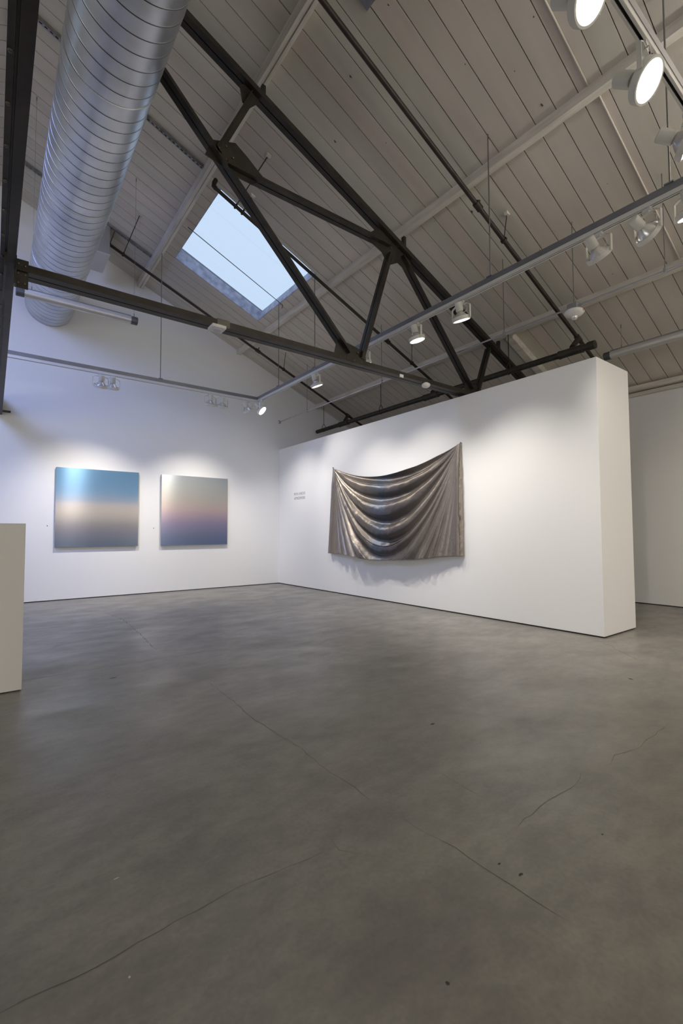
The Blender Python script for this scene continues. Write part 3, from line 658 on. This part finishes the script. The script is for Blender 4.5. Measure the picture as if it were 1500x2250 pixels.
fixture((.165, 6.72, 4.035), (1.545, 6.72, 4.035), 'long silver tube light hanging in front of the duct', ((.325, 6.72, rz(.325)), (1.50, 6.72, rz(1.5))))
fixture((6.67, 2.83, 3.50), (6.67, -.2, 3.50), 'long silver tube light at the right edge behind the white partition', ((6.67, 2.61, rz(6.67)), (6.67, .3, rz(6.67))))

# ------------------------------------------------------------------ light tracks
T2X, T1Y, T3Y, ZT = 3.86, 7.65, .84, 3.51
def track(a, b, label, rods, group=None):
    a = Vector(a); b = Vector(b); d = (b - a).normalized(); s_ = d.cross(Vector((0, 0, 1)))
    t = thing('light_track', label, 'light track', tuple(a))
    up = Vector((0, 0, 1))
    m_ = MB(); m_.bar(a + up * .070, b + up * .070, .042, .050, s_); m_.build('support_strut', M['strut'], t)
    m2 = MB()
    m2.bar(a + up * .041, b + up * .041, .036, .006, s_)
    for q in (1, -1):
        m2.bar(a + up * .021 + s_ * (q * .0155), b + up * .021 + s_ * (q * .0155), .005, .038, s_)
        m2.bar(a + up * .003 + s_ * (q * .0125), b + up * .003 + s_ * (q * .0125), .011, .005, s_)
    m2.build('track_channel', M['track'], t)
    m3 = MB(); m3.bar(a + up * .030, b + up * .030, .024, .004, s_); m3.build('track_slot', M['slot'], t)
    for k in (s_, -s_):
        m4 = MB(); m4.bar(a + up * .048 + k * .0195, b + up * .048 + k * .0195, .002, .004, k); m4.build('seam_line', M['slot'], t)
    for (x, y, top) in rods:
        MB().tube([(x, y, a.z + .09), (x, y, top)], .0062, 8).build('hanger_rod', M['rod'], t)
        MB().box(x - .03, x + .03, y - .03, y + .03, a.z + .094, a.z + .104).build('rod_bracket', M['strut'], t)
    return t
track((T2X, T3Y - .02, ZT), (T2X, T1Y + .02, ZT), 'long light track running from the right edge back to the corner', [(T2X, 1.155, rz(T2X)), (T2X, 2.668, rz(T2X)), (T2X, 5.775, rz(T2X)), (T2X, 6.885, rz(T2X, .0))])
track((-.9, T1Y, ZT - .01), (T2X - .022, T1Y, ZT - .01), 'light track hung along the back wall above the two paintings', [(2.12, T1Y, rz(2.12, .125))])
track((-.5, T3Y, ZT), (T2X - .022, T3Y, ZT), 'light track crossing the top right corner close to the camera', [(3.2, T3Y, rz(3.2)), (.9, T3Y, rz(.9))])

# ------------------------------------------------------------------ track lamps
def build_lamp_meshes():
    ms = {}
    def me(name, mb, m, smooth=True):
        o = mb.build(name, m, None, smooth); d = o.data; bpy.data.objects.remove(o); ms[name] = d
    me('track_adapter', MB().box(-.032, .032, -.014, .014, -.018, .004).box(-.018, .018, -.010, .010, -.036, -.018), M['track'], False)
    y = MB(); W, H = .105, .185
    y.box(-.070, .070, -.011, .011, -.041, -.036)
    for q in (1, -1):
        y.hexa([(q * .070 - .003, -.011, -.041), (q * .070 + .003, -.011, -.041), (q * .070 + .003, .011, -.041), (q * .070 - .003, .011, -.041),
                (q * .070 - .003, -.011, -.036), (q * .070 + .003, -.011, -.036), (q * .070 + .003, .011, -.036), (q * .070 - .003, .011, -.036)])
        y.bar((q * .070, 0, -.039), (q * W, 0, -.062), .005, .022, (0, 0, 1)); y.box(q * W - .0025, q * W + .0025, -.011, .011, -H - .008, -.060)
    me('yoke', y, M['lamp'], False)
    # head in its own frame: origin at rim pivot, axis -Z is where it shines
    me('socket_housing', MB().lathe([(.0005, .168), (.034, .168), (.038, .164), (.038, .080), (.034, .074), (.020, .072)], n=24), M['lamp'])
    me('reflector_bulb', MB().lathe([(.020, .078), (.032, .066), (.052, .045), (.070, .022), (.080, .004), (.082, -.008)], n=32), M['bell'])
    me('rim_ring', MB().lathe([(.088, .020), (.094, .020), (.096, -.014), (.094, -.018), (.084, -.018), (.083, -.012), (.088, .018)], n=36), M['lamp'])
    me('bulb_face', MB().lathe([(.0005, -.014), (.040, -.0125), (.074, -.008), (.083, -.004)], n=32), M['bulb'])
    sp = bpy.data.lights.new('lamp_light', 'SPOT'); sp.energy = LAMP_W; sp.color = LAMP_COL; sp.spot_size = math.radians(72); sp.spot_blend = .9; sp.shadow_soft_size = .03
    ms['lamp_light'] = sp
    cb = MB().tube([(.02, 0, -.036), (.05, .03, -.06), (.045, .035, -.10), (.01, .01, -.115), (0, .0, -.10)], .0035, 6); me('power_cord', cb, M['lamp'])
    return ms
LM = build_lamp_meshes()
def lamp(x, y, z, yaw, tilt, label, group, on=1.0, size=90):
    t = bpy.data.objects.new('track_lamp', None); COL.objects.link(t); t.empty_display_size = .1
    t.matrix_world = Matrix.Translation((x, y, z)) @ Matrix.Rotation(yaw, 4, 'Z'); tag(t, label, 'spotlight', group)
    hd = Matrix.Translation((0, 0, -.185)) @ Matrix.Rotation(tilt, 4, 'X')
    for nm in ('track_adapter', 'yoke', 'power_cord'):
        o = bpy.data.objects.new(nm, LM[nm]); COL.objects.link(o); o.parent = t
    for nm in ('socket_housing', 'reflector_bulb', 'rim_ring'):
        o = bpy.data.objects.new(nm, LM[nm]); COL.objects.link(o); o.parent = t; o.matrix_local = hd
        if nm == 'reflector_bulb':
            f_ = bpy.data.objects.new('bulb_face', LM['bulb_face']); COL.objects.link(f_); f_.parent = o
    l = bpy.data.lights.new('lamp_light', 'SPOT'); s0 = LM['lamp_light']
    l.energy = LAMP_W * on; l.color = LAMP_COL; l.spot_size = math.radians(size); l.spot_blend = 1.0; l.shadow_soft_size = .03
    lo = bpy.data.objects.new('lamp_light', l); COL.objects.link(lo); lo.parent = t; lo.matrix_local = hd @ Matrix.Translation((0, 0, -.03))
    return t
G1 = 'track lamps along the back wall'; G2 = 'track lamps along the partition'; G3 = 'track lamps at the upper right'
rd = math.radians
# local +Y is the direction the lamp tilts to
lamp(1.255, T1Y, ZT - .01, rd(3), rd(26), 'leftmost track lamp over the left painting', G1, .85)
lamp(1.415, T1Y, ZT - .01, rd(-4), rd(23), 'track lamp over the left painting, right one of the close pair', G1, .65)
lamp(2.945, T1Y, ZT - .01, rd(2), rd(23), 'track lamp over the right painting, third from the left', G1, .55)
lamp(3.165, T1Y, ZT - .01, rd(-2), rd(26), 'track lamp over the right painting with a bright glowing rim', G1, .8)
lamp(3.665, T1Y, ZT - .01, rd(-75), rd(28), 'track lamp just left of the corner where the tracks meet', G1, .9)
lamp(T2X, 7.50, ZT, rd(-140), rd(48), 'small lamp just right of the track corner with its bright face showing', G2, .55)
lamp(T2X, 5.72, ZT, rd(-98), rd(21), 'track lamp just below the bottom chord, left of the truss joint', G2, .85)
lamp(T2X, 4.60, ZT, rd(-90), rd(22), 'track lamp half hidden behind the truss joint', G2, .85)
lamp(T2X, 3.66, ZT, rd(-110), rd(14), 'track lamp hanging between the truss joint and the next steel diagonal', G2, .8)
lamp(T2X, 3.03, ZT, rd(-84), rd(19), 'track lamp hanging in front of the top chord, left of the round strobe', G2, .8)
lamp(T2X, 1.655, ZT, rd(-101), rd(46), 'white lamp seen from behind, left of the two large ones at right', G2, .6)
lamp(T2X, 1.305, ZT, rd(-109), rd(62), 'large white lamp seen from behind with glowing edge, near the right edge', G2, .6)
lamp(T2X, 1.035, ZT, rd(-100), rd(20), 'lamp cut by the right edge of the picture under the long track', G2, .5)
lamp(1.93, T3Y, ZT, rd(-175), rd(50), 'bright lamp cut off by the top edge', G3, .25)
lamp(2.53, T3Y, ZT, rd(-175), rd(50), 'bright round lamp facing down at the upper right', G3, .25)
lamp(3.12, T3Y, ZT, rd(-150), rd(58), 'lamp cut by the right edge below the bright round lamp', G3, .25)
# unseen spots without fixtures, added to bounce light off the outer walls
for x, y, dx, dy, e in ((-3.8, -1.5, -1, 0, 1.0), (-3.8, 2.5, -1, 0, 1.0), (-3.8, 6.0, -1, 0, 1.0), (0.5, -3.6, 0, -1, 1.0), (4.0, -3.6, 0, -1, 1.0), (-5.0, -3.6, 0, -1, 1.0), (6.3, -1.5, 1, 0, .6)):
    l = bpy.data.lights.new('added_wall_spot', 'SPOT'); l.energy = LAMP_W * e; l.color = LAMP_COL; l.spot_size = rd(80); l.spot_blend = .9; l.shadow_soft_size = .05
    o = bpy.data.objects.new('added_wall_spot', l); COL.objects.link(o); o.location = (x, y, 3.3)
    o.rotation_euler = Vector((dx, dy, -1.0)).to_track_quat('-Z', 'Y').to_euler()

# ------------------------------------------------------------------ paintings
def painting(x0, x1, z0, z1, m, label):
    t = thing('painting', label, 'painting', ((x0 + x1) / 2, YW, z0), 'square paintings on the back wall')
    MB().box(x0, x1, YW - .050, YW - .046, z0, z1).build('painted_face', m, t)
    MB().box(x0 + .001, x1 - .001, YW - .046, YW - .012, z0 + .001, z1 - .001).build('panel_edge', M['edge'], t)
    MB().box(x0 + .08, x1 - .08, YW - .012, YW, z0 + .08, z1 - .08).build('backing_frame', M['gap'], t)
blue = [(0, (0.123, 0.167, 0.239)), (.12, (0.174, 0.196, 0.268)), (.28, (0.290, 0.275, 0.304)), (.42, (0.580, 0.536, 0.493)), (.54, (0.580, 0.536, 0.522)), (.60, (0.334, 0.420, 0.551)), (.72, (0.189, 0.348, 0.551)), (.88, (0.160, 0.319, 0.522)), (1, (0.174, 0.348, 0.551))]
dusk = [(0, (0.155, 0.209, 0.356)), (.14, (0.202, 0.240, 0.386)), (.30, (0.340, 0.309, 0.464)), (.42, (0.509, 0.402, 0.494)), (.52, (0.649, 0.509, 0.494)), (.66, (0.587, 0.557, 0.509)), (.84, (0.526, 0.557, 0.540)), (1, (0.494, 0.540, 0.572))]
painting(.838, 2.134, .881, 2.221, painting_mat('blue_band_metal', blue, .881, 2.221), 'left square painting fading from blue through pale beige to grey blue')
painting(2.540, 3.853, .881, 2.221, painting_mat('dusk_band_metal', dusk, .881, 2.221), 'right square painting fading from grey green through mauve to slate blue')

# ------------------------------------------------------------------ hanging cloth
def cloth():
    t = thing('hanging_cloth', 'large metallic grey-brown silk cloth swagging from two corners on the partition', 'fabric', (PX0, 5.5, .7))
    YR, YL, ZC = 4.010, 7.000, 2.318
    def yl(tv): return YL - .02 + .095 * tv            # left edge drifts outwards downwards
    def yr(tv): return YR + .02 - .012 * tv
    kn = [(.2, -.45), (.29, -.2), (.36, 0), (.454, .25), (.60, .72), (.77, 1.25), (.94, 1.72), (1.115, 2.25), (1.27, 2.72), (1.43, 3.25), (1.56, 3.85), (1.75, 4.4), (2.1, 5.2), (2.6, 6.2), (3.3, 7.2), (4.4, 8.2), (6.2, 9.2), (9.5, 10.2), (16, 11.2), (35, 12.2), (120, 13.2), (1e6, 13.4)]
    def ph(p):
        for (a, fa), (b, fb) in zip(kn, kn[1:]):
            if p <= b:
                if a < 1.5: return fa + (fb - fa) * (p - a) / (b - a), (fb - fa) / (b - a)
                la, lb, lp = math.log(a), math.log(b), math.log(max(p, a)); return fa + (fb - fa) * (lp - la) / (lb - la), (fb - fa) / (lb - la) / p
        return kn[-1][1], 0
    NY, NZ = 420, 260; vs = []; fs = []
    bot = [(-1, .787), (-.76, .76), (-.57, .72), (-.26, .684), (.09, .665), (.29, .672), (.51, .704), (.71, .725), (.93, .728), (1, .733)]
    def zb(a):
        for (p, q), (r, s_) in zip(bot, bot[1:]):
            if a <= r: return q + (s_ - q) * (a - p) / (r - p)
        return bot[-1][1]
    rnd = random.Random(3); offs = [rnd.uniform(-1, 1) for _ in range(64)]
    def wob(x): i = math.floor(x); f_ = x - i; f_ = f_ * f_ * (3 - 2 * f_); return offs[i % 64] * (1 - f_) + offs[(i + 1) % 64] * f_
    for i in range(NY + 1):
        a = -1 + 2 * i / NY
        for j in range(NZ + 1):
            tv = j / NZ
            sh = max(1e-4, 1 - a * a); ztop = ZC - .295 * sh * (1 + .03 * a)
            z = ztop + (zb(a) + .006 * wob(a * 40) - ztop) * tv
            y = yr(tv) + (yl(tv) - yr(tv)) * (a + 1) / 2
            # swag coordinate: skewed slightly so folds gather harder on the left
            p = (ZC - z) / max(sh, .004)
            p *= 1 + .05 * math.sin(a * 2.1)
            p = max(.2, p); f_, df = ph(p)
            gy = (ZC - z) * 2 * abs(a) / (max(sh, .004) ** 2) / 1.485; gz = 1 / max(sh, .004)
            lam = 1 / max(1e-3, df * math.hypot(gy, gz))
            A = min(.095, .27 * lam) * (1 - .78 * min(1, max(0, (p - 1.9) / 4.5)))
            A *= (.55 + .45 * min(1, (1.0 - abs(a)) / .25)) * (1 + .25 * wob(a * 5 + f_ * 1.7))
            sw = f_ * 2 * PI + .35 * math.sin(f_ * 2.3 + a * 3)
            h = A * (.5 - .5 * math.cos(sw + .35 * math.sin(sw)))
            d0 = .012 + .075 * tv * (1 - .55 * abs(a) ** 6) + .03 * sh * tv
            # hem curls
            d0 += .010 * wob(a * 9 + 3) * tv ** 3 + .006 * wob(a * 23) * tv ** 2
            edge = max(0, (abs(a) - .955) / .045); d0 += .035 * math.sin(edge * PI) * min(1, tv * 4 + .2) - .02 * edge * tv
            h += .0030 * wob(a * 17 + z * 9) * min(1, sh * 4)
            vs.append((PX0 - max(.006, d0 + h), y, z))
    H = NZ + 1
    for i in range(NY):
        for j in range(NZ): fs.append((i * H + j, i * H + j + 1, (i + 1) * H + j + 1, (i + 1) * H + j))
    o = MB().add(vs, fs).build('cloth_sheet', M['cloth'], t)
    for q in o.data.polygons: q.use_smooth = True
    sd = o.modifiers.new('thick', 'SOLIDIFY'); sd.thickness = .0015
    # side hem strip hanging at the right corner
    hm = MB(); vs = []; fs = []; n = 60
    for k in range(n + 1):
        tv = k / n; z = ZC - .01 - 1.52 * tv; 
        for q, (dy, dx) in enumerate(((-.030, .012), (-.018, .050 + .008 * wob(k * .5)), (.0, .062 + .010 * wob(k * .7 + 9)), (.018, .045), (.034, .030))):
            vs.append((PX0 - .004 - dx * min(1, .25 + tv * 2) , YR + .012 + dy * min(1, .3 + tv * 1.5) + .004 * wob(k * .35 + q), z))
    for k in range(n):
        for q in range(4): fs.append((k * 5 + q, k * 5 + q + 1, (k + 1) * 5 + q + 1, (k + 1) * 5 + q))
    h_ = hm.add(vs, fs).build('side_hem', M['cloth'], t, True)
    for y in (YR + .012, YL - .025):
        MB().lathe([(.0005, .022), (.007, .021), (.010, .014), (.004, .010), (.003, -.004)], (PX0, y, ZC + .002), (-1, 0, 0), 12).build('pin', M['rod'], t, True)
    return t
cloth()

# ------------------------------------------------------------------ wall lettering
wl = thing('wall_lettering', 'two lines of small grey lettering on the partition left of the cloth', 'sign', (PX0, 8.39, 1.8))
def wall_text(s_, z, h):
    o_ = Vector((PX0 - .0012, 8.392, z)); xd = Vector((0, -1, 0)); yd = Vector((0, 0, 1)); n_ = xd.cross(yd)
    text_mesh(s_, h / .70, M['ink'], wl, Matrix(((xd.x, yd.x, n_.x, o_.x), (xd.y, yd.y, n_.y, o_.y), (xd.z, yd.z, n_.z, o_.z), (0, 0, 0, 1))), 'text_line', .0008, 1.15, .428)
wall_text('MIYA ANDO', 1.892, .056); wall_text('ATMOSPHERE', 1.800, .056)

# ------------------------------------------------------------------ plinth at the left
ph_ = MB().box(-1.7, .196, 4.012, 4.6, .008, 1.178).build('white_plinth', M['ply'], bevel=.002)
tag(ph_, 'plain white waist-high plinth standing on the floor at the left edge', 'plinth')
q_ = MB().box(-1.69, .186, 4.022, 4.59, 0, .008).build('recessed_base', M['gap'], ph_)
for x, z in ((.735, 1.24), (2.42, 1.205)):
    MB().lathe([(.0005, .004), (.006, .003), (.008, 0)], (x, YW, z), (0, -1, 0), 8).build('nail_mark', M['gap'], S.objects['wall_back'])
